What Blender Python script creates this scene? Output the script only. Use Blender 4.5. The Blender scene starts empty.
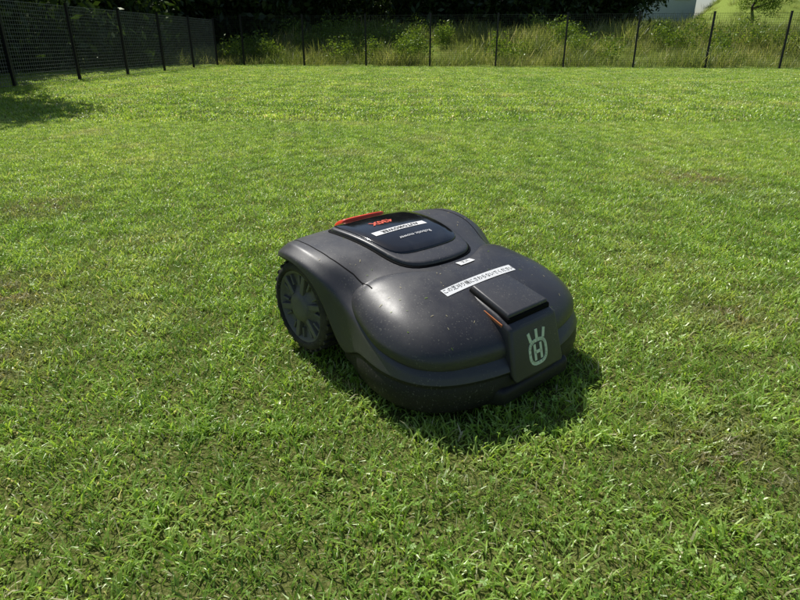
import bpy, bmesh, math, random
import numpy as np
from mathutils import Vector, Matrix, noise
from mathutils.bvhtree import BVHTree
random.seed(7); RNG=np.random.default_rng(7)
scene=bpy.context.scene
scene.view_settings.view_transform='Standard'
scene.view_settings.look='None'
scene.view_settings.exposure=0
ROOT=scene.collection

# ------------------------------------------------------------------ materials
def newmat(name):
    m=bpy.data.materials.new(name); m.use_nodes=True
    nt=m.node_tree; nt.nodes.clear()
    out=nt.nodes.new('ShaderNodeOutputMaterial')
    return m,nt,out
def N(nt,t,**kw):
    n=nt.nodes.new(t)
    for k,v in kw.items(): setattr(n,k,v)
    return n
def ramp(nt,stops):
    r=nt.nodes.new('ShaderNodeValToRGB'); e=r.color_ramp.elements
    while len(e)<len(stops): e.new(0.5)
    for i,(p,c) in enumerate(stops):
        e[i].position=p; e[i].color=(c[0],c[1],c[2],1)
    return r
def mixc(nt,fac,a,b,mode='MIX'):
    m=nt.nodes.new('ShaderNodeMix'); m.data_type='RGBA'; m.blend_type=mode
    def put(i,v):
        if isinstance(v,bpy.types.NodeSocket): nt.links.new(v,m.inputs[i])
        elif isinstance(v,(int,float)): m.inputs[i].default_value=v
        else: m.inputs[i].default_value=(v[0],v[1],v[2],1)
    put(0,fac); put(6,a); put(7,b)
    return m.outputs[2]
def noise_tex(nt,scale,detail=3,rough=.55,coord='pos'):
    n=nt.nodes.new('ShaderNodeTexNoise'); n.inputs['Scale'].default_value=scale
    n.inputs['Detail'].default_value=detail; n.inputs['Roughness'].default_value=rough
    if coord=='pos':
        g=nt.nodes.new('ShaderNodeNewGeometry'); nt.links.new(g.outputs['Position'],n.inputs['Vector'])
    else:
        g=nt.nodes.new('ShaderNodeTexCoord'); nt.links.new(g.outputs['Object'],n.inputs['Vector'])
    return n.outputs['Fac']

DRY=[((-1.22,1.67,0),.30),((-1.68,2.75,0),.30),((.62,.90,0),.22),((.95,1.55,0),.18),((1.7,3.4,0),.35),((-.95,1.25,0),.16),((1.15,1.15,0),.2)]
def leaf_mat(name,stops,trans=.45,rough=.4,patch=None,spec=.03,tint=(1.9,1.8,.8),var=True,dry=False):
    m,nt,out=newmat(name)
    at=N(nt,'ShaderNodeAttribute',attribute_name='bc')
    r=ramp(nt,stops); nt.links.new(at.outputs['Fac'],r.inputs['Fac'])
    col=r.outputs['Color']
    if patch:
        sc,lo,hi,pc,amt=patch
        f=noise_tex(nt,sc,2,.6)
        rr=ramp(nt,[(lo,(0,0,0)),(hi,(amt,amt,amt))]); nt.links.new(f,rr.inputs['Fac'])
        col=mixc(nt,rr.outputs['Color'],col,pc)
    if dry:
        g=N(nt,'ShaderNodeNewGeometry'); acc=None
        for (c,rad) in DRY:
            vd=N(nt,'ShaderNodeVectorMath',operation='DISTANCE'); nt.links.new(g.outputs['Position'],vd.inputs[0]); vd.inputs[1].default_value=c
            mr=N(nt,'ShaderNodeMapRange'); nt.links.new(vd.outputs['Value'],mr.inputs[0])
            mr.inputs[1].default_value=rad; mr.inputs[2].default_value=rad*.2; mr.inputs[3].default_value=0; mr.inputs[4].default_value=.9
            if acc is None: acc=mr.outputs[0]
            else:
                mx=N(nt,'ShaderNodeMath',operation='MAXIMUM'); nt.links.new(acc,mx.inputs[0]); nt.links.new(mr.outputs[0],mx.inputs[1]); acc=mx.outputs[0]
        fn=noise_tex(nt,17,1,.6); rn=ramp(nt,[(.38,(0,0,0)),(.55,(1,1,1))]); nt.links.new(fn,rn.inputs['Fac'])
        mm=N(nt,'ShaderNodeMath',operation='MULTIPLY'); nt.links.new(acc,mm.inputs[0]); nt.links.new(rn.outputs['Color'],mm.inputs[1])
        col=mixc(nt,mm.outputs[0],col,(.30,.24,.15))
    if var:
        f2=noise_tex(nt,.6,1,.6)
        r2=ramp(nt,[(.3,(.78,.86,.80)),(.7,(1.15,1.08,1.15))]); nt.links.new(f2,r2.inputs['Fac'])
        col=mixc(nt,1.0,col,r2.outputs['Color'],'MULTIPLY')
    p=N(nt,'ShaderNodeBsdfDiffuse'); nt.links.new(col,p.inputs['Color'])
    t=N(nt,'ShaderNodeBsdfTranslucent')
    nt.links.new(mixc(nt,1.0,col,tint,'MULTIPLY'),t.inputs['Color'])
    ms=N(nt,'ShaderNodeMixShader'); ms.inputs[0].default_value=trans
    nt.links.new(p.outputs[0],ms.inputs[1]); nt.links.new(t.outputs[0],ms.inputs[2])
    g=N(nt,'ShaderNodeBsdfGlossy'); g.inputs['Roughness'].default_value=rough; g.inputs['Color'].default_value=(.9,.95,.8,1)
    m2=N(nt,'ShaderNodeMixShader'); m2.inputs[0].default_value=spec
    nt.links.new(ms.outputs[0],m2.inputs[1]); nt.links.new(g.outputs[0],m2.inputs[2])
    nt.links.new(m2.outputs[0],out.inputs['Surface'])
    return m
def simple(name,col,rough=.5,spec=.5,metal=0,var=None,bump=None,coat=0):
    m,nt,out=newmat(name)
    p=N(nt,'ShaderNodeBsdfPrincipled'); p.inputs['Base Color'].default_value=(*col,1)
    p.inputs['Roughness'].default_value=rough; p.inputs['Specular IOR Level'].default_value=spec
    p.inputs['Metallic'].default_value=metal; p.inputs['Coat Weight'].default_value=coat
    if var:
        sc,c2,lo,hi=var
        f=noise_tex(nt,sc,5,.65,'obj'); r=ramp(nt,[(lo,col),(hi,c2)]); nt.links.new(f,r.inputs['Fac'])
        nt.links.new(r.outputs['Color'],p.inputs['Base Color'])
    if bump:
        sc,st,di=bump
        f=noise_tex(nt,sc,3,.5,'obj'); b=N(nt,'ShaderNodeBump'); b.inputs['Strength'].default_value=st; b.inputs['Distance'].default_value=di
        nt.links.new(f,b.inputs['Height']); nt.links.new(b.outputs[0],p.inputs['Normal'])
    nt.links.new(p.outputs[0],out.inputs['Surface'])
    return m

GRASS=leaf_mat('grass_blades',[(0,(.13,.24,.025)),(.4,(.28,.44,.065)),(.9,(.44,.60,.13)),(.93,(.60,.55,.33)),(1,(.68,.62,.42))],
               trans=.46,patch=(1.6,.54,.74,(.48,.47,.24),.55),tint=(1.6,1.5,.85),dry=True,spec=.045,rough=.38)
CLOVER=leaf_mat('clover_leaves',[(0,(.13,.25,.025)),(.6,(.24,.41,.06)),(1,(.35,.53,.10))],trans=.42,rough=.45,spec=.04,tint=(1.6,1.5,.8))
TALL=leaf_mat('tall_grass_blades',[(0,(.13,.18,.035)),(.6,(.29,.34,.09)),(.85,(.43,.44,.18)),(1,(.58,.53,.32))],trans=.44,tint=(1.5,1.45,.9),patch=(.45,.48,.66,(.10,.14,.03),.65))
LEAF=leaf_mat('tree_leaves',[(0,(.018,.035,.008)),(.6,(.035,.065,.014)),(1,(.06,.10,.02))],trans=.3,tint=(1.3,1.3,.7),var=False)
LEAFB=leaf_mat('bush_leaves',[(0,(.08,.14,.018)),(.6,(.15,.24,.03)),(1,(.24,.34,.06))],trans=.4,tint=(1.6,1.5,.7),var=False)
BARK=simple('bark',(.06,.045,.03),.9,var=(9,(.12,.10,.075),.35,.7),bump=(30,.8,.02))

def ground_mat(name,a,b,c):
    m,nt,out=newmat(name)
    p=N(nt,'ShaderNodeBsdfDiffuse')
    f=noise_tex(nt,150,3,.75); r=ramp(nt,[(.35,a),(.52,b),(.7,c)]); nt.links.new(f,r.inputs['Fac'])
    nt.links.new(r.outputs['Color'],p.inputs['Color'])
    nt.links.new(p.outputs[0],out.inputs['Surface']); return m
SOIL=ground_mat('lawn_soil',(.03,.035,.012),(.10,.12,.03),(.26,.22,.11))
BANKM=ground_mat('bank_soil',(.12,.17,.03),(.22,.29,.06),(.33,.35,.11))

# ------------------------------------------------------------------ helpers
def link(o,parent=None,coll=ROOT):
    coll.objects.link(o)
    if parent: o.parent=parent
    return o
def empty(name,loc=(0,0,0)):
    e=bpy.data.objects.new(name,None); e.location=loc; e.empty_display_size=.2; ROOT.objects.link(e); return e
def mesh_obj(name,verts,faces,mat,parent=None,smooth=False,coll=ROOT,fattr=None,mi=None):
    me=bpy.data.meshes.new(name); me.from_pydata([tuple(v) for v in verts],[],[tuple(f) for f in faces]); 
    mats=mat if isinstance(mat,(list,tuple)) else [mat]
    for m in mats: me.materials.append(m)
    if smooth: me.polygons.foreach_set('use_smooth',[True]*len(me.polygons))
    if mi is not None: me.polygons.foreach_set('material_index',mi)
    if fattr is not None:
        a=me.attributes.new('bc','FLOAT','FACE'); a.data.foreach_set('value',list(map(float,fattr)))
    me.update()
    o=bpy.data.objects.new(name,me); return link(o,parent,coll)

def vnoise(x,y,f,rng):
    s=np.zeros_like(x)
    for k in range(7):
        a=rng.uniform(0,6.28); ff=f*rng.uniform(.6,1.6); s+=np.sin(ff*(x*np.cos(a)+y*np.sin(a))+rng.uniform(0,6.28))
    return s/3.0
def blades(n,area,Lr,wr,lean=(.5,1.5),dead=.05,clump=0,rng=RNG):
    bx=(rng.random(n)-.5)*area; by=(rng.random(n)-.5)*area
    return blades_at(bx,by,Lr,wr,lean,dead,rng,clump)
def blades_at(bx,by,Lr,wr,lean,dead,rng=RNG,clump=0):
    n=len(bx)
    L=rng.uniform(Lr[0],Lr[1],n); w=rng.uniform(wr[0],wr[1],n)
    cn=0
    if clump:
        c1=np.clip(vnoise(bx,by,clump,rng),-1,1); c2=np.clip(vnoise(bx,by,clump*.6,rng),-1,1)
        L=L*(1+.38*c1); cn=.26*c2
        w=w*(1+.25*c2)
    ph=rng.uniform(0,2*math.pi,n); a0=rng.uniform(0,.6,n); a1=rng.uniform(lean[0],lean[1],n)
    tw=rng.uniform(-.9,.9,n)
    d=np.stack([np.cos(ph),np.sin(ph),np.zeros(n)],1)
    side=np.stack([-np.sin(ph+tw),np.cos(ph+tw),rng.uniform(-.4,.4,n)],1)
    pos=np.stack([bx,by,np.zeros(n)],1)
    S=[0,.35,.7,1]; W=[.8,1,.75,0]
    P=[pos]
    for k in range(3):
        ang=a0+(a1-a0)*(k+.5)/3*1.5
        ds=(S[k+1]-S[k])*L
        P.append(P[-1]+d*(np.sin(ang)*ds)[:,None]+np.array([0,0,1.])[None]*(np.cos(ang)*ds)[:,None])
    verts=np.zeros((n,7,3))
    for k in range(3):
        verts[:,2*k]=P[k]-side*(w*W[k]/2)[:,None]; verts[:,2*k+1]=P[k]+side*(w*W[k]/2)[:,None]
    verts[:,6]=P[3]
    verts[:,:,2]=np.maximum(verts[:,:,2],.001)
    faces=[];bc=[]
    c=np.clip(rng.random(n)*.7+.1+cn,0,.9); dm=rng.random(n)<dead; c[dm]=rng.uniform(.94,1,dm.sum())
    for i in range(n):
        b=7*i; faces+= [(b,b+1,b+3,b+2),(b+2,b+3,b+5,b+4),(b+4,b+5,b+6)]; bc+=[c[i]]*3
    return verts.reshape(-1,3),faces,bc

def clover(n,rad,zr,sz,rng=RNG):
    V=[];F=[];B=[]
    for i in range(n):
        x,y=rng.normal(0,rad/2,2); z=rng.uniform(*zr); s=rng.uniform(*sz); rot=rng.uniform(0,6.28)
        tilt=Matrix.Rotation(rng.normal(0,.5),3,'X')@Matrix.Rotation(rng.normal(0,.5),3,'Y')
        c=rng.random()
        for k in range(3):
            a=rot+k*2.094
            pts=[(0,0,0),(.45,.42,.06),(.95,.42,.10),(1.05,0,.02),(.95,-.42,.10),(.45,-.42,.06)]
            b=len(V)
            for (px,py,pz) in pts:
                v=Vector((px*math.cos(a)-py*math.sin(a),px*math.sin(a)+py*math.cos(a),pz))*s
                v=tilt@v; V.append((v.x+x,v.y+y,v.z+z))
            F+=[(b,b+1,b+2,b+3),(b,b+3,b+4,b+5)]; B+=[c,min(1,c+.1)]
        b=len(V); V+=[(x-.0007,y,0),(x+.0007,y,0),(x+.0007,y,z),(x-.0007,y,z)]; F.append((b,b+1,b+2,b+3)); B.append(.5)
    return V,F,B

def leafclump(n,rad,ls,rng=RNG,flat=1.0):
    V=[];F=[];B=[]
    for i in range(n):
        v=Vector(rng.normal(0,1,3)); v.normalize(); r=rad*rng.random()**.45
        c=Vector((v.x*r,v.y*r,v.z*r*flat)); s=rng.uniform(*ls)
        nrm=Vector(rng.normal(0,1,3))+v*.6; nrm.normalize()
        t=nrm.orthogonal().normalized(); t.rotate(Matrix.Rotation(rng.uniform(0,6.28),3,nrm)); u=nrm.cross(t)
        b=len(V); V+=[c-t*s, c+u*s*.45, c+t*s, c-u*s*.45]; F.append((b,b+1,b+2,b+3)); B.append(rng.random())
    return V,F,B

def make_coll(name,meshes,mat):
    c=bpy.data.collections.new(name)
    for i,(v,f,b) in enumerate(meshes):
        mesh_obj(name+'_piece',v,f,mat,coll=c,fattr=b)
    return c
_groups={}
def scatter(name,pts,rots,scl,coll,parent=None):
    me=bpy.data.meshes.new(name); me.from_pydata([tuple(p) for p in pts],[],[])
    a=me.attributes.new('rot','FLOAT_VECTOR','POINT'); a.data.foreach_set('vector',np.asarray(rots,dtype=np.float32).ravel())
    a=me.attributes.new('scl','FLOAT','POINT'); a.data.foreach_set('value',np.asarray(scl,dtype=np.float32))
    a=me.attributes.new('idx','INT','POINT'); a.data.foreach_set('value',RNG.integers(0,1000,len(pts)).astype(np.int32))
    o=bpy.data.objects.new(name,me); link(o,parent)
    if coll.name not in _groups:
        g=bpy.data.node_groups.new('scatter_'+coll.name,'GeometryNodeTree')
        g.interface.new_socket('Geometry',in_out='INPUT',socket_type='NodeSocketGeometry')
        g.interface.new_socket('Geometry',in_out='OUTPUT',socket_type='NodeSocketGeometry')
        gi=g.nodes.new('NodeGroupInput'); go=g.nodes.new('NodeGroupOutput')
        ci=g.nodes.new('GeometryNodeCollectionInfo'); ci.inputs['Collection'].default_value=coll
        ci.inputs['Separate Children'].default_value=True; ci.inputs['Reset Children'].default_value=True
        ip=g.nodes.new('GeometryNodeInstanceOnPoints'); ip.inputs['Pick Instance'].default_value=True
        def na(nm,t):
            n=g.nodes.new('GeometryNodeInputNamedAttribute'); n.data_type=t; n.inputs[0].default_value=nm
            return n.outputs['Attribute']
        er=g.nodes.new('FunctionNodeEulerToRotation')
        g.links.new(na('rot','FLOAT_VECTOR'),er.inputs[0]); g.links.new(er.outputs[0],ip.inputs['Rotation'])
        g.links.new(na('scl','FLOAT'),ip.inputs['Scale']); g.links.new(na('idx','INT'),ip.inputs['Instance Index'])
        g.links.new(gi.outputs[0],ip.inputs['Points']); g.links.new(ci.outputs[0],ip.inputs['Instance'])
        g.links.new(ip.outputs[0],go.inputs[0]); _groups[coll.name]=g
    md=o.modifiers.new('scatter','NODES'); md.node_group=_groups[coll.name]
    return o
def grid_pts(x0,x1,y0,y1,sp,jit=.5):
    P=[]
    x=x0
    while x<x1:
        y=y0
        while y<y1:
            P.append((x+random.uniform(-jit,jit)*sp,y+random.uniform(-jit,jit)*sp)); y+=sp
        x+=sp
    return P

# ------------------------------------------------------------------ terrain
def fence_y(x):
    return 20.9-(x+5.9)*.155
def sm(a,b,x):
    t=min(1,max(0,(x-a)/(b-a))); return t*t*(3-2*t)
def terr(x,y):
    d=y-fence_y(x)
    h=.75*sm(.6,6,d)*sm(-7.5,-4,x)
    h+=1.1*sm(8,32,d)*sm(0,14,x)
    h+=7.5*sm(17,42,d)*sm(.42,.58,x/max(y,1))
    h+=.12*noise.noise(Vector((x*.3,y*.3,0)))*sm(.6,3,d)
    return h-.03*(1-sm(.2,.8,d))
R=400
mesh_obj('ground',[(-R,-R,0),(R,-R,0),(R,R,0),(-R,R,0)],[(0,1,2,3)],SOIL)
V=[];F=[];nx,ny=150,90
for j in range(ny):
    for i in range(nx):
        x=-40+120*i/(nx-1); y=12+ (j/(ny-1))**1.6*88
        V.append((x,y,terr(x,y)))
for j in range(ny-1):
    for i in range(nx-1):
        b=j*nx+i; F.append((b,b+1,b+nx+1,b+nx))
mesh_obj('grassy_hill',V,F,BANKM,smooth=True)

# ------------------------------------------------------------------ lawn
lawn=empty('lawn')
near=[blades(17000,1.03,(.016,.038),(.0018,.0038),(.6,1.6),.045,clump=44) for _ in range(5)]
NEARC=make_coll('grass_tuft',near,GRASS)
pts=[];rots=[];sc=[]
for i in range(-4,5):
    for j in range(-1,6):
        pts.append((i+.1,j+.5,0.0)); rots.append((0,0,random.randrange(4)*math.pi/2)); sc.append(1.0)
scatter('grass',pts,rots,sc,NEARC,lawn)
far=[blades(10500,2.06,(.025,.048),(.006,.011),(.6,1.5),.05,clump=14) for _ in range(5)]
FARC=make_coll('grass_sward',far,GRASS)
pts=[];rots=[];sc=[]
for i in range(-8,10):
    for j in range(-1,12):
        x=i*2+.6; y=j*2+1.0
        if -3.9<x<4.9 and y<6: continue
        if y>fence_y(x)+1.0: continue
        pts.append((x,y,0)); rots.append((0,0,random.randrange(4)*math.pi/2)); sc.append(1.0)
scatter('grass_distant',pts,rots,sc,FARC,lawn)
clv=[clover(28,.17,(.014,.028),(.003,.006)) for _ in range(5)]
CLC=make_coll('clover_patch',clv,CLOVER)
pts=[];rots=[];sc=[]
for (x,y) in grid_pts(-2.5,3.2,-.3,4,.12):
    nv=noise.noise(Vector((x*1.3,y*1.3,3.1)))
    if nv+.3*(1.5-y)+random.uniform(-.25,.25)>.02:
        pts.append((x,y,0)); rots.append((0,0,random.uniform(0,6.28))); sc.append(random.uniform(.8,1.25))
scatter('clover',pts,rots,sc,CLC,lawn)

# ------------------------------------------------------------------ bank weeds
def tallclump(n,rad,Lr,wr):
    bx=RNG.normal(0,rad/2,n); by=RNG.normal(0,rad/2,n)
    return blades_at(bx,by,Lr,wr,(.2,1.2),.12)
TC=make_coll('tall_grass_tuft',[tallclump(150,.5,(.2,.7),(.008,.016)) for _ in range(5)],TALL)
weeds=empty('tall_grass')
pts=[];rots=[];sc=[]
for (x,y) in grid_pts(-9,26,14,32,.5):
    d=y-fence_y(x)
    if d<.35 or (x<-6 and d<0): continue
    if x-(y-20)*.8>14: continue
    nv=noise.noise(Vector((x*.5,y*.5,1)))
    pts.append((x,y,terr(x,y))); rots.append((random.uniform(-.2,.2),random.uniform(-.2,.2),random.uniform(0,6.28))); sc.append((.70+.7*nv)*random.uniform(.7,1.3)*(1+.25*sm(0,3,d)))
scatter('tall_grass_blades',pts,rots,sc,TC,weeds)
pts=[];rots=[];sc=[]
for (x,y) in grid_pts(8,50,32,70,1.2):
    if x/y<.3: continue
    pts.append((x,y,terr(x,y)-.1)); rots.append((0,0,random.uniform(0,6.28))); sc.append(random.uniform(.5,1.0))
scatter('hill_grass_blades',pts,rots,sc,TC,weeds)

# ------------------------------------------------------------------ trees
LC=make_coll('leaf_clump',[leafclump(200,.75,(.07,.13)) for _ in range(4)],LEAF)
BC=make_coll('bush_leaf_clump',[leafclump(240,.38,(.025,.055)) for _ in range(4)],LEAFB)
def tube(V,F,p0,p1,r0,r1,seg=8):
    d=(p1-p0).normalized(); a=d.orthogonal().normalized(); b=d.cross(a); n=len(V)
    for (p,r) in ((p0,r0),(p1,r1)):
        for k in range(seg):
            t=2*math.pi*k/seg; V.append(tuple(p+a*math.cos(t)*r+b*math.sin(t)*r))
    for k in range(seg): F.append((n+k,n+(k+1)%seg,n+seg+(k+1)%seg,n+seg+k))
def tree(name,x,y,H,cr,cb,nc,seed,coll=None,tr=.16):
    rnd=random.Random(seed); z0=max(terr(x,y),0) if y>14 else 0
    e=empty(name,(x,y,z0)); V=[];F=[]
    p=Vector((0,0,-.1)); r=tr; tips=[]
    segs=6; top=H*.85
    path=[p]
    for i in range(segs):
        q=Vector((rnd.uniform(-.15,.15)*(i+1)*.5,rnd.uniform(-.15,.15)*(i+1)*.5,top*(i+1)/segs)); tube(V,F,path[-1],q,r,r*.82); r*=.82; path.append(q)
    for i in range(14):
        t=rnd.uniform(.25,.95); k=min(segs-1,int(t*segs)); b=path[k].lerp(path[k+1],t*segs-k)
        if b.z<cb*.6: continue
        a=rnd.uniform(0,6.28); l=cr*rnd.uniform(.5,.95)*(1.1-t*.5)
        m=b+Vector((math.cos(a)*l*.5,math.sin(a)*l*.5,l*.15)); q=b+Vector((math.cos(a)*l,math.sin(a)*l,l*.3))
        tube(V,F,b,m,tr*.35*(1.2-t),tr*.22*(1.2-t),6); tube(V,F,m,q,tr*.22*(1.2-t),tr*.08,6); tips.append(q); tips.append(m)
    mesh_obj('trunk',V,F,BARK,e,smooth=True)
    P=[];Rr=[];S=[]
    cz=(cb+H)/2; hz=(H-cb)/2
    lob=[(Vector((rnd.uniform(-.45,.45)*cr,rnd.uniform(-.45,.45)*cr,cz+rnd.uniform(-.6,.6)*hz)),rnd.uniform(.4,.65)) for _ in range(7)]
    while len(P)<nc:
        if rnd.random()<.25 and tips:
            c=rnd.choice(tips)+Vector((rnd.gauss(0,.3),rnd.gauss(0,.3),rnd.gauss(0,.3)))
        else:
            l,s=rnd.choice(lob); v=Vector((rnd.gauss(0,1),rnd.gauss(0,1),rnd.gauss(0,1))).normalized()*(rnd.random()**.4)
            c=l+Vector((v.x*cr*s,v.y*cr*s,v.z*hz*s))
        if c.z<cb*.8: continue
        P.append(tuple(c)); Rr.append((rnd.uniform(-.5,.5),rnd.uniform(-.5,.5),rnd.uniform(0,6.28))); S.append(rnd.uniform(.7,1.4))
    scatter('foliage',P,Rr,S,coll or LC,e)
k=0
for (x,y,H,cr,cb) in [(-7.7,8.0,5.4,2.5,2.3),(-12.5,15,7.5,3.0,1.3),(-14.5,11,8,3.4,1.2),(-12,20.5,8,3.2,1.2),(-15,6.5,7,3.0,1.6),(-9.0,27,8,3.2,.8),(-9.8,12.8,5.5,2.2,1.4)]:
    tree('broadleaf_tree',x,y,H,cr,cb,190,100+k); k+=1
for (x,y,H,cr,cb) in [(-4.5,28,8,3.4,1.0),(.8,30.5,9.5,3.5,1.4),(5.4,30,8.5,3.3,1.3),(8.8,31,8.0,3.0,.9),(-1.5,36,10,4,.8),(6.4,36.5,9,3.8,.8)]:
    tree('broadleaf_tree',x,y,H,cr,cb,200,100+k); k+=1
tree('park_tree',18.6,35,4.4,1.6,.7,90,300,BC,.10)
und=empty('hedge')
P=[];Rr=[];S=[]
for i in range(900):
    if i<370: x=random.uniform(-16,-8.2); y=random.uniform(3,28); zz=random.uniform(.1,2.2)
    elif i<560: x=random.uniform(-13,-4.5); y=random.uniform(25.5,31); zz=random.uniform(.1,3.4)
    else: x=random.uniform(-10,10.3); y=random.uniform(28,37); zz=random.uniform(.1,2.2)
    P.append((x,y,max(0,terr(x,y) if y>14 else 0)+zz)); Rr.append((0,0,random.uniform(0,6.28))); S.append(random.uniform(.8,1.7))
scatter('foliage',P,Rr,S,LC,und)
shr=empty('shrub_bank')
P=[];Rr=[];S=[]
for i in range(520):
    x=random.uniform(-6,20); y=fence_y(x)+random.uniform(.8,8)
    if noise.noise(Vector((x*.45,y*.25,9)))<(-.15 if x<1 else .05): continue
    P.append((x,y,terr(x,y)+random.uniform(.1,.6))); Rr.append((0,0,random.uniform(0,6.28))); S.append(random.uniform(.6,1.3))
scatter('foliage',P,Rr,S,BC,shr)

# ------------------------------------------------------------------ fences
POST=simple('post_paint',(.012,.012,.014),.5); WIRE=simple('fence_wire_backlit',(.20,.205,.20),.4,spec=.6)  # left fence wire: paler grey puts the backlit gleam into the colour
WIRED=simple('fence_wire_dark',(.03,.032,.032),.45,spec=.6)
def box(V,F,c,hx,hy,hz,ax=(1,0,0),ay=(0,1,0),az=(0,0,1)):
    ax,ay,az=Vector(ax),Vector(ay),Vector(az); n=len(V)
    for sx in (-1,1):
        for sy in (-1,1):
            for sz in (-1,1): V.append(tuple(Vector(c)+ax*sx*hx+ay*sy*hy+az*sz*hz))
    for f in ((0,1,3,2),(4,6,7,5),(0,4,5,1),(2,3,7,6),(0,2,6,4),(1,5,7,3)): F.append(tuple(n+i for i in f))
def fence(a,b,H,first,wm,sp,wr):
    a=Vector(a);b=Vector(b); L=(b-a).length; d=(b-a)/L; nrm=Vector((-d.y,d.x,0))
    e=empty('mesh_fence',a)
    V=[];F=[];s=first
    while s<=L:
        box(V,F,tuple(d*s+Vector((0,0,H/2))),.024,.024,H/2+.02,d,nrm); 
        box(V,F,tuple(d*s+Vector((0,0,H+.03))),.028,.028,.012,d,nrm); s+=2.0
    mesh_obj('posts',V,F,POST,e)
    V=[];F=[]; off=nrm*.028
    n=int(L/sp)
    for i in range(n+1): box(V,F,tuple(d*(i*sp)+off+Vector((0,0,H/2))),wr,wr,H/2,d,nrm)
    m=int(H/sp)
    for j in range(m+1):
        t=.0035 if j in(0,m) else wr
        box(V,F,tuple(d*(L/2)+off*1.1+Vector((0,0,.03+j*(H-.04)/m))),L/2,t,t,d,nrm)
    mesh_obj('wire_mesh',V,F,wm,e)
fence((-5.9,20.9,0),(18.1,fence_y(18.1),0),1.46,.9,WIRED,.06,.0018)
fence((-7.4,-1.1,0),(-5.9,20.9,0),1.36,0.0,WIRE,.06,.0025)

# ------------------------------------------------------------------ building
WALL=simple('painted_wall',(.40,.46,.56),.7,var=(.8,(.46,.51,.6),.3,.7)); GLASS=simple('window_glass',(.03,.04,.05),.1,spec=.8); ROOFM=simple('roof_metal',(.25,.27,.3),.5)
bx,by=20.6,56.0; bz=terr(bx,by)-.3
bd=empty('industrial_building',(bx,by,bz))
V=[];F=[]; box(V,F,(0,4,3),4.2,4,3); mesh_obj('walls',V,F,WALL,bd)
V=[];F=[]; box(V,F,(0,4,6.11),4.4,4.2,.1); mesh_obj('roof',V,F,ROOFM,bd)
V=[];F=[]
for i in range(4):
    for j in range(2): box(V,F,(-3+i*2,-.01,2.9+j*2.0),.6,.03,.4)
mesh_obj('windows',V,F,GLASS,bd)
V=[];F=[]
for i in range(4):
    for j in range(2): box(V,F,(-3+i*2,-.03,2.45+j*2.0),.68,.05,.04)
mesh_obj('sills',V,F,ROOFM,bd)

# ------------------------------------------------------------------ robotic lawn mower
def dusty(name,base,rough,dust,amt,spec=.5,coat=0):
    m,nt,out=newmat(name)
    p=N(nt,'ShaderNodeBsdfPrincipled')
    f=noise_tex(nt,7,5,.7,'obj'); r=ramp(nt,[(.42,(0,0,0)),(.75,(amt,amt,amt))]); nt.links.new(f,r.inputs['Fac'])
    c=mixc(nt,r.outputs['Color'],base,dust)
    f2=noise_tex(nt,260,2,.5,'obj'); r2=ramp(nt,[(.62,(0,0,0)),(.70,(.6,.6,.6))]); nt.links.new(f2,r2.inputs['Fac'])
    f3=noise_tex(nt,11,3,.6,'obj'); r3=ramp(nt,[(.40,(0,0,0)),(.60,(1,1,1))]); nt.links.new(f3,r3.inputs['Fac'])
    ff=mixc(nt,1.0,r2.outputs['Color'],r3.outputs['Color'],'MULTIPLY')
    c=mixc(nt,ff,c,(.22,.21,.17))
    nt.links.new(c,p.inputs['Base Color'])
    mr=N(nt,'ShaderNodeMapRange'); nt.links.new(f,mr.inputs[0]); mr.inputs[1].default_value=.3; mr.inputs[2].default_value=.75; mr.inputs[3].default_value=rough-.05; mr.inputs[4].default_value=rough+.18
    nt.links.new(mr.outputs[0],p.inputs['Roughness']); p.inputs['Specular IOR Level'].default_value=spec; p.inputs['Coat Weight'].default_value=coat
    fb=noise_tex(nt,900,1,.5,'obj'); b=N(nt,'ShaderNodeBump'); b.inputs['Strength'].default_value=.2; b.inputs['Distance'].default_value=.0004
    nt.links.new(fb,b.inputs['Height']); nt.links.new(b.outputs[0],p.inputs['Normal'])
    nt.links.new(p.outputs[0],out.inputs['Surface']); return m
BODY=dusty('body_plastic',(.042,.041,.045),.37,(.085,.082,.076),.4,spec=.55)
SHELL=dusty('shell_plastic',(.033,.032,.036),.35,(.075,.073,.068),.4,spec=.55)
DARK=dusty('bumper_plastic',(.009,.009,.0095),.5,(.035,.032,.027),.5,spec=.35)
GLOSS=simple('hatch_gloss',(.008,.008,.009),.10,spec=.7,var=(14,(.03,.03,.028),.5,.8))
GAP=simple('gap_black',(.004,.004,.004),.8,spec=.1)
RED=simple('stop_button_red',(.78,.065,.025),.4)
WHITE=simple('label_white',(.80,.80,.78),.5,var=(60,(.6,.6,.57),.55,.85))
INK=simple('label_ink',(.02,.02,.02),.6)
REDINK=simple('label_red',(.65,.09,.04),.5)
LOGO=simple('emblem_pale_green',(.70,.80,.58),.4,var=(80,(.5,.56,.42),.55,.9))
ORANGE=simple('led_strip_orange',(.45,.16,.06),.35)
TYRE=dusty('tyre_rubber',(.018,.018,.018),.75,(.12,.11,.07),.8,spec=.25)
HUB=dusty('hub_plastic',(.09,.09,.085),.5,(.22,.21,.15),.7)
parts=[]
ST=[(-.150,0),(-.150,.09),(-.146,.165),(-.128,.232),(-.085,.270),(-.03,.281),(.03,.283),(.08,.279),(.118,.270),(.145,.262),(.180,.260),(.23,.271),(.29,.286),(.35,.289),(.41,.273),(.457,.232),(.487,.163),(.506,.082),(.510,0)]
NS=len(ST)
lip=[.11,.11,.14,.200,.228,.240,.237,.214,.155,.085,.06]
def spine_x(x): return min(.34,max(-.06,x))
def ztop(x):
    xs=[-.15,-.06,0,.1,.2,.3,.4,.5]; zs=[.256,.274,.281,.277,.257,.232,.205,.18]
    return float(np.interp(x,xs,zs))
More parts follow.
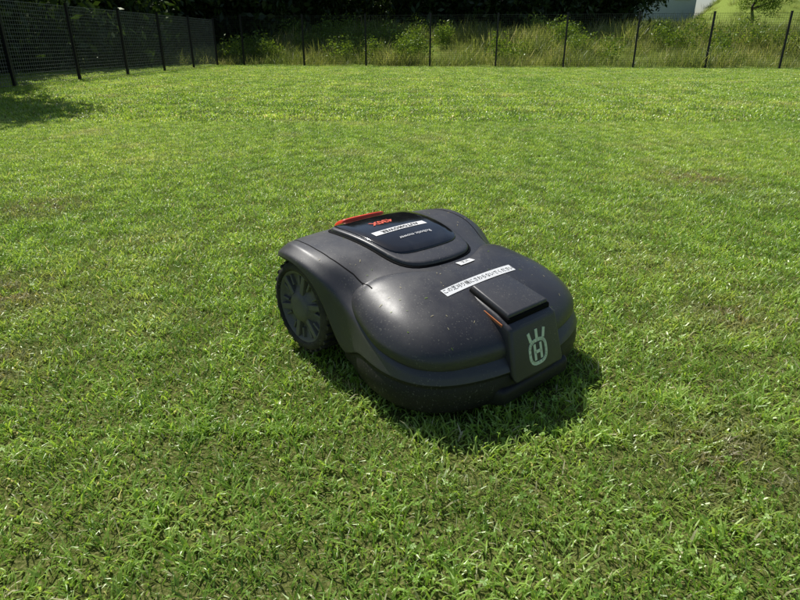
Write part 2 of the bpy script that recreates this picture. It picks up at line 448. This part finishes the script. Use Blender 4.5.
def shoulder_z(i,x):
    return float(np.interp(x,[-.15,-.1,-.03,.05,.10,.15,.2,.3,.4,.5],[.220,.246,.264,.261,.244,.210,.178,.152,.136,.130]))
rings=[]
for r in range(11):
    row=[]
    for i,(x,y) in enumerate(ST):
        s=Vector((spine_x(x),0)); p=Vector((x,y)); dirv=(p-s); l=dirv.length; dn=dirv/l
        wheel=3<=i<=8
        def off(o): q=p-dn*o; return q
        if r==0: q=off(.06); z=.062
        elif r==1: q=off(.014); z=.028 if i>9 else .05
        elif r==2: q=off(.000); z=.052
        elif r==3: q=off(-.002); z=.082
        elif r==4: q=off(.004); z=.100
        elif r==5: q=off(.002); z=.107
        elif r==6: q=off(.009); z=shoulder_z(i,x)-.012
        elif r==7: q=off(.028); z=shoulder_z(i,x)+.006
        elif r==8: q=s+dirv*.80; z=shoulder_z(i,x)*.45+ztop(q.x)*.55
        elif r==9: q=s+dirv*.45; z=ztop(q.x)-.006
        else: q=s.copy(); z=ztop(q.x)
        if i<11:
            lz=lip[i]
            if r==4: q=off(.012); z=lz
            if r==5: q=off(0); z=lz+.003
            if r in(2,3) and not wheel: q=off(.012); z=min(z,lz-.01)+(-.01 if r==2 else 0)
            if r==6: q=off(.002); z=max(shoulder_z(i,x)-.010,lz+.008)
            if r==7: z=max(shoulder_z(i,x)+.006,lz+.018)
            if wheel and r<=3:
                q=Vector((x*.9,.185)); z=[.075,.06,.12,.220][r]
                if r==3: z=min(.228,max(.09,lz-.004))
                if r==2: z=min(.12,lz-.03)
            if i in(9,10) and r<=3: z=[.070,.040,.050,.056][r]
        row.append((q.x,q.y,z))
    rings.append(row)
V=[];idx=[]
for row in rings:
    a=[]
    for (x,y,z) in row: a.append(len(V)); V.append((x,y,z))
    for (x,y,z) in row[1:-1][::-1]: a.append(len(V)); V.append((x,-y,z))
    idx.append(a)
F=[];MI=[];M=len(idx[0])
for r in range(len(idx)-1):
    for k in range(M):
        k2=(k+1)%M
        F.append((idx[r][k],idx[r][k2],idx[r+1][k2],idx[r+1][k]))
        xa=(V[idx[r][k]][0]+V[idx[r][k2]][0])/2
        MI.append(1 if (r<=3 or (r==4 and xa>.19)) else 0)
F.append(tuple(idx[0][::-1])); MI.append(1)
body=mesh_obj('body',V,F,[BODY,DARK],smooth=True,mi=MI)
bm=bmesh.new(); bm.from_mesh(body.data)
cl=bm.edges.layers.float.get('crease_edge') or bm.edges.layers.float.new('crease_edge')
bm.verts.ensure_lookup_table()
ringof={}
for r,a in enumerate(idx):
    for v in a: ringof[v]=r
for e in bm.edges:
    a,b=e.verts[0].index,e.verts[1].index
    if ringof[a]==ringof[b]:
        if ringof[a] in (4,5): e[cl]=.8
        if ringof[a]==6: e[cl]=.4
        if ringof[a]==7: e[cl]=.55
bmesh.ops.remove_doubles(bm,verts=bm.verts,dist=.0005)
bmesh.ops.recalc_face_normals(bm,faces=bm.faces)
bm.to_mesh(body.data); bm.free()
def subsurf(o,l=3):
    m=o.modifiers.new('subsurf','SUBSURF'); m.levels=l; m.render_levels=l
subsurf(body,3); parts.append(body)
def bvh(o):
    bpy.context.view_layer.update(); dg=bpy.context.evaluated_depsgraph_get(); return BVHTree.FromObject(o,dg)

def catmull(P,n):
    out=[];m=len(P)
    for i in range(m):
        p0,p1,p2,p3=[Vector(P[(i+j-1)%m]) for j in range(4)]
        for k in range(n):
            t=k/n
            out.append(.5*((2*p1)+(-p0+p2)*t+(2*p0-5*p1+4*p2-p3)*t*t+(-p0+3*p1-3*p2+p3)*t**3))
    return out
half=[(.222,0),(.212,.075),(.186,.140),(.162,.200),(.182,.246),(.25,.270),(.325,.280),(.395,.263),(.444,.218),(.470,.15),(.484,.075),(.488,0)]
loop=half+[(x,-y) for (x,y) in half[1:-1][::-1]]
out=catmull(loop,3)
cx=.33
def dome(x,y,k):
    edge=float(np.interp(x,[.15,.2,.3,.4,.49],[.218,.196,.170,.156,.150]))
    if abs(y)<.12: edge=max(edge,edge+(ztop(x)-edge+.004)*(1-abs(y)/.12)*sm(.30,.2,x) if x<.3 else edge)
    top=float(np.interp(x,[.15,.2,.3,.4,.49],[.250,.257,.240,.215,.188]))+.003
    return edge+(top-edge)*(.66*(1-k**8)+.34*(1-k**2.2))
KS=[(.955,-.030),(.985,-.026),(1.0,-.015),(1.0,-.004),(.988,.003),(.965,None),(.93,None),(.88,None),(.80,None),(.65,None),(.45,None),(.22,None)]
V=[];F=[];n=len(out)
for (kk,dz) in KS:
    for p in out:
        x=cx+(p.x-cx)*kk; y=p.y*kk
        z=dome(p.x,p.y,1)+dz if dz is not None else dome(x,y,kk)+.002
        V.append((x,y,z))
V.append((cx,0,dome(cx,0,0)+.002))
for r in range(len(KS)-1):
    for k in range(n): F.append((r*n+k,r*n+(k+1)%n,(r+1)*n+(k+1)%n,(r+1)*n+k))
r=len(KS)-1
for k in range(n): F.append((r*n+k,r*n+(k+1)%n,len(V)-1))
shell=mesh_obj('front_cover',V,F,SHELL,smooth=True); subsurf(shell,2); parts.append(shell)

tb=bvh(body); ts=bvh(shell)
def surf(x,y):
    z=0
    for t in (tb,ts):
        h=t.ray_cast(Vector((x,y,1)),Vector((0,0,-1)))
        if h[0] is not None: z=max(z,h[0].z)
    return z
def pad(name,outline,mat,prof,cen=None,n=3,smooth=True,sub=0):
    o=catmull(outline,n) if n>1 else [Vector(p) for p in outline]
    m=len(o); c=Vector(cen) if cen else sum((p for p in o),Vector((0,0)))/m
    V=[];F=[]
    for (kk,dz) in prof:
        for p in o:
            q=c+(p-c)*kk; V.append((q.x,q.y,surf(q.x,q.y)+dz))
    V.append((c.x,c.y,surf(c.x,c.y)+prof[-1][1]))
    for r in range(len(prof)-1):
        for k in range(m): F.append((r*m+k,r*m+(k+1)%m,(r+1)*m+(k+1)%m,(r+1)*m+k))
    r=len(prof)-1
    for k in range(m): F.append((r*m+k,r*m+(k+1)%m,len(V)-1))
    ob=mesh_obj(name,V,F,mat,smooth=smooth); parts.append(ob); return ob
HX=.012
hatch=[(-.082,-.10),(-.082,0),(-.082,.10),(-.07,.124),(-.04,.132),(.04,.130),(.12,.122),(.175,.108),(.205,.080),(.218,.03),(.218,-.03),(.205,-.080),(.175,-.108),(.12,-.122),(.04,-.130),(-.04,-.132),(-.07,-.124)]
hatch=[(x+HX,y) for x,y in hatch]
hg=[(.08+(x-.08)*1.035,y*1.05) for x,y in hatch]
pad('hatch_seam',hg,GAP,[(1,.0),(1,.0015),(.98,.0018),(.9,.0018)])
pad('hatch_frame',hatch,BODY,[(1,.001),(.998,.006),(.985,.0085),(.95,.009),(.9,.009)])
glass=[(-.074,-.100),(-.074,0),(-.074,.100),(-.06,.118),(.0,.120),(.08,.116),(.135,.106),(.160,.075),(.168,0),(.160,-.075),(.135,-.106),(.08,-.116),(.0,-.120),(-.06,-.118)]
glass=[(x+HX,y) for x,y in glass]
pad('display_window',glass,GLOSS,[(1,.008),(.995,.0105),(.98,.0115),(.8,.0118),(.5,.012),(.2,.012)])
stop=[(-.134,-.055),(-.137,0),(-.134,.055),(-.122,.068),(-.095,.070),(-.080,.062),(-.077,0),(-.080,-.062),(-.095,-.070),(-.122,-.068)]
pad('stop_button',stop,RED,[(1.05,-.004),(1,.008),(.97,.014),(.9,.016),(.5,.017)])
def rectpad(name,x0,x1,y0,y1,mat,dz,rot=0):
    cxr,cyr=(x0+x1)/2,(y0+y1)/2; V=[];F=[];nx,ny=5,14
    for j in range(ny):
        for i in range(nx):
            x=x0+(x1-x0)*i/(nx-1)-cxr; y=y0+(y1-y0)*j/(ny-1)-cyr
            X=cxr+x*math.cos(rot)-y*math.sin(rot); Y=cyr+x*math.sin(rot)+y*math.cos(rot)
            V.append((X,Y,surf(X,Y)+dz))
    for j in range(ny-1):
        for i in range(nx-1): b=j*nx+i; F.append((b,b+1,b+nx+1,b+nx))
    ob=mesh_obj(name,V,F,mat,smooth=True); parts.append(ob)
def text(name,s,size,c,right,up,mat,dz,spacing=1.0,bold=0):
    cu=bpy.data.curves.new(name,'FONT'); cu.body=s; cu.size=size; cu.align_x='CENTER'; cu.align_y='CENTER'; cu.resolution_u=2; cu.offset=bold; cu.space_character=spacing
    o=bpy.data.objects.new(name,cu); ROOT.objects.link(o); bpy.context.view_layer.update()
    me=bpy.data.meshes.new_from_object(o.evaluated_get(bpy.context.evaluated_depsgraph_get())); bpy.data.objects.remove(o)
    for v in me.vertices:
        x=c[0]+right[0]*v.co.x+up[0]*v.co.y; y=c[1]+right[1]*v.co.x+up[1]*v.co.y
        v.co=(x,y,surf(x,y)+dz)
    me.materials.clear(); me.materials.append(mat)
    ob=bpy.data.objects.new(name,me); ROOT.objects.link(ob); parts.append(ob)
rectpad('name_label',.060,.080,-.092,.075,WHITE,.0128)
text('name_text','AUTOMOWER',.0165,(.070,-.008),(0,-1),(1,0),INK,.0134,1.15,.0006)
text('model_text','430X',.030,(.012,-.02),(0,-1),(1,0),REDINK,.0132,1.0,.0012)
text('sub_text','Robotic mower',.016,(.118,0),(0,-1),(1,0),WHITE,.0132)
rectpad('warning_label',.322,.344,-.118,.112,WHITE,.0012,.02)
text('warning_text','この芝刈り機にさわらないでください',.0135,(.333,-.003),(0,1),(-1,0),INK,.0018)
rectpad('small_label',.250,.268,.004,.052,WHITE,.0022,.02)
text('small_text','芝刈',.012,(.259,.028),(0,1),(-1,0),INK,.0028)
for sgn in (-1,1):
    line=[]
    for i in range(2,12):
        x,y=ST[i]; s=Vector((spine_x(x),0)); dv=Vector((x,y))-s; q=s+dv*(1-.052/dv.length); line.append(Vector((q.x,q.y*sgn)))
    fine=[]
    for i in range(len(line)-1):
        for t in (0,.25,.5,.75): fine.append(line[i].lerp(line[i+1],t))
    V=[];F=[]
    for i in range(len(fine)):
        t=(fine[min(i+1,len(fine)-1)]-fine[max(i-1,0)]).normalized(); nn=Vector((-t.y,t.x))*.0013
        for q in (fine[i]-nn,fine[i]+nn): V.append((q.x,q.y,surf(q.x,q.y)+.0006))
    for i in range(len(fine)-1): F.append((2*i,2*i+1,2*i+3,2*i+2))
    parts.append(mesh_obj('fender_seam',V,F,GAP))
V=[];F=[];B=[]
rc=random.Random(5)
while len(F)<60:
    x=rc.uniform(-.1,.46); y=rc.uniform(-.25,.25)
    z=surf(x,y)
    if z<.15: continue
    if -.09<x<.24 and abs(y)<.14: continue
    if x>.34 and abs(y)<.08: continue
    a=rc.uniform(0,6.28); l=rc.uniform(.001,.0035); wd=rc.uniform(.0003,.0008); dx,dy=math.cos(a),math.sin(a); n=len(V)
    for (u,v) in ((-l,-wd),(l,-wd),(l,wd),(-l,wd)):
        X=x+dx*u-dy*v; Y=y+dy*u+dx*v; V.append((X,Y,surf(X,Y)+.0012))
    F.append((n,n+1,n+2,n+3)); B.append(rc.choice([.2,.3,.95,.97]))
parts.append(mesh_obj('clippings',V,F,GRASS,fattr=B))

def solid(name,sections,mat,bev=.004,seg=3):
    V=[];F=[];m=len(sections[0])
    for s in sections: V+=s
    for r in range(len(sections)-1):
        for k in range(m): F.append((r*m+k,r*m+(k+1)%m,(r+1)*m+(k+1)%m,(r+1)*m+k))
    F.append(tuple(range(m))[::-1]); F.append(tuple((len(sections)-1)*m+k for k in range(m)))
    ob=mesh_obj(name,V,F,mat); b=bmesh.new(); b.from_mesh(ob.data); bmesh.ops.recalc_face_normals(b,faces=b.faces); b.to_mesh(ob.data); b.free()
    md=ob.modifiers.new('bevel','BEVEL'); md.width=bev; md.segments=seg; md.limit_method='ANGLE'; md.angle_limit=math.radians(25)
    ob.data.polygons.foreach_set('use_smooth',[True]*len(ob.data.polygons)); parts.append(ob); return ob
def sect(x,zt,zb,wt,wb): return [(x,-wb,zb),(x,wb,zb),(x,wt,zt),(x,-wt,zt)]
solid('nose_block',[sect(.352,.230,.19,.066,.068),sect(.44,.210,.14,.074,.080),[(.518,-.086,.080),(.518,.086,.080),(.484,.077,.194),(.484,-.077,.194)]],SHELL,.009,4)
solid('charging_seam',[sect(.353,.2365,.22,.060,.062),sect(.472,.209,.19,.068,.071)],GAP,.003,2)
solid('charging_cover',[sect(.357,.243,.23,.056,.058),sect(.468,.217,.20,.064,.067)],BODY,.004,3)
V=[];F=[]; box(V,F,(.430,-.0765,.203),.034,.0014,.0024,(1,-.08,-.23)); mesh=mesh_obj('led_strip',V,F,ORANGE); parts.append(mesh)
solid('front_bumper_lip',[sect(.44,.08,.032,.16,.16),sect(.514,.075,.038,.11,.11)],DARK,.01,3)

fx0,fz0,fx1,fz1=.518,.080,.484,.194
d=Vector((fx1-fx0,0,fz1-fz0)).normalized(); nrm=Vector((d.z,0,-d.x)); cen=Vector(((fx0+fx1)/2,0,(fz0+fz1)/2))+nrm*.0012
V=[];F=[]
def emb(poly):
    n=len(V)
    for (a,b) in poly: V.append(tuple(cen+Vector((0,a,0))+d*b))
    F.append(tuple(range(n,n+len(poly))))
def strip(ps,w,closed=False):
    m=len(ps)
    for i in range(m if closed else m-1):
        a=Vector(ps[i]); b=Vector(ps[(i+1)%m]); t=(b-a).normalized(); nn=Vector((-t.y,t.x))*w/2; a=a-t*w*.2; b=b+t*w*.2
        emb([a-nn,b-nn,b+nn,a+nn])
ring=[]
for k in range(24):
    t=2*math.pi*k/24; ring.append((.027*math.copysign(abs(math.cos(t))**.7,math.cos(t)),.025*math.copysign(abs(math.sin(t))**.7,math.sin(t))-.010))
strip(ring,.0075,True)
strip([(-.010,-.026),(-.010,.006)],.007); strip([(.010,-.026),(.010,.006)],.007); strip([(-.010,-.010),(.010,-.010)],.007)
strip([(-.021,.017),(-.026,.034)],.008); strip([(.021,.017),(.026,.034)],.008); strip([(0,.018),(0,.037)],.008)
emb_o=mesh_obj('emblem',V,F,LOGO); parts.append(emb_o)
md=emb_o.modifiers.new('sol','SOLIDIFY'); md.thickness=.0012

WZ=.120
def lathe(name,prof,mat,seg=64,cy=0,side=1):
    V=[];F=[];m=len(prof)
    for k in range(seg):
        t=2*math.pi*k/seg
        for (r,y) in prof: V.append((math.cos(t)*r,side*y+cy,math.sin(t)*r+WZ))
    for k in range(seg):
        for j in range(m-1): F.append((k*m+j,((k+1)%seg)*m+j,((k+1)%seg)*m+j+1,k*m+j+1))
    ob=mesh_obj(name,V,F,mat,smooth=True); b=bmesh.new(); b.from_mesh(ob.data); bmesh.ops.remove_doubles(b,verts=b.verts,dist=1e-5); bmesh.ops.recalc_face_normals(b,faces=b.faces); b.to_mesh(ob.data); b.free(); parts.append(ob); return ob
for side in (-1,1):
    lathe('tyre',[(.0,.195),(.104,.195),(.109,.200),(.110,.258),(.106,.264),(.097,.267),(.091,.266),(.089,.260)],TYRE,side=side)
    lathe('hub',[(.0895,.262),(.085,.262),(.081,.252),(.050,.250),(.036,.262),(.034,.266),(.018,.268),(0,.268)],HUB,side=side)
    V=[];F=[]
    for k in range(28):
        for s2,o2 in ((.215,0),(.245,.5)):
            t2=2*math.pi*(k+o2)/28; ax=(math.cos(t2),0,math.sin(t2)); az=(-math.sin(t2),0,math.cos(t2))
            box(V,F,(math.cos(t2)*.1115,side*s2,math.sin(t2)*.1115+WZ),.0035,.016,.0050,ax,(0,1,0),az)
    parts.append(mesh_obj('tyre_lugs',V,F,TYRE))
    V=[];F=[]
    for k in range(6):
        t=2*math.pi*k/6+.3; ax=(math.cos(t),0,math.sin(t)); az=(-math.sin(t),0,math.cos(t))
        box(V,F,(math.cos(t)*.061,side*.256,math.sin(t)*.061+WZ),.025,.007,.007,ax,(0,1,0),az)
        for s3 in (-.28,.28):
            t3=t+s3; ax=(math.cos(t3),0,math.sin(t3)); az=(-math.sin(t3),0,math.cos(t3))
            box(V,F,(math.cos(t3)*.068,side*.2545,math.sin(t3)*.068+WZ),.013,.005,.003,ax,(0,1,0),az)
    sp=mesh_obj('spokes',V,F,HUB); md=sp.modifiers.new('b','BEVEL'); md.width=.002; md.segments=2; parts.append(sp)
V=[];F=[]; box(V,F,(0,0,WZ),.015,.19,.015); parts.append(mesh_obj('axle',V,F,DARK))
for s in (-1,1):
    V=[];F=[]
    for k in range(24):
        t=2*math.pi*k/24
        for (r,y) in ((.0,-.018),(.032,-.018),(.038,-.008),(.038,.008),(.032,.018),(0,.018)): V.append((.35+math.cos(t)*r,s*.13+y,.039+math.sin(t)*r))
    for k in range(24):
        for j in range(5): F.append((k*6+j,((k+1)%24)*6+j,((k+1)%24)*6+j+1,k*6+j+1))
    parts.append(mesh_obj('caster_wheel',V,F,TYRE,smooth=True))
mower=empty('robotic_lawn_mower',(0,0,0))
for p in parts: p.parent=mower
mower.location=(-.047,1.495,0.014); mower.rotation_euler=(0,math.radians(2.0),math.radians(-48.5))

# ------------------------------------------------------------------ light
sd=Vector((-.6,.8,0)).normalized(); el=math.radians(55)
sv=Vector((sd.x*math.cos(el),sd.y*math.cos(el),math.sin(el)))
w=bpy.data.worlds.new('World'); scene.world=w; w.use_nodes=True; nt=w.node_tree
bg=nt.nodes['Background']; sky=nt.nodes.new('ShaderNodeTexSky'); sky.sky_type='NISHITA'; sky.sun_disc=False
sky.sun_elevation=el; sky.sun_rotation=math.atan2(sv.x,sv.y); nt.links.new(sky.outputs[0],bg.inputs[0]); bg.inputs[1].default_value=.09
sl=bpy.data.lights.new('sun','SUN'); sl.energy=5.0; sl.angle=math.radians(.5); sl.color=(1,.97,.91)
so=bpy.data.objects.new('sun',sl); ROOT.objects.link(so); so.rotation_euler=sv.to_track_quat('Z','Y').to_euler()

cd=bpy.data.cameras.new('camera'); cd.sensor_width=36; cd.lens=36*600/800; cd.clip_end=1000; cd.clip_start=.02
co=bpy.data.objects.new('camera',cd); ROOT.objects.link(co); co.location=(0,0,.72); co.rotation_euler=(math.radians(90-23.3),0,0); scene.camera=co
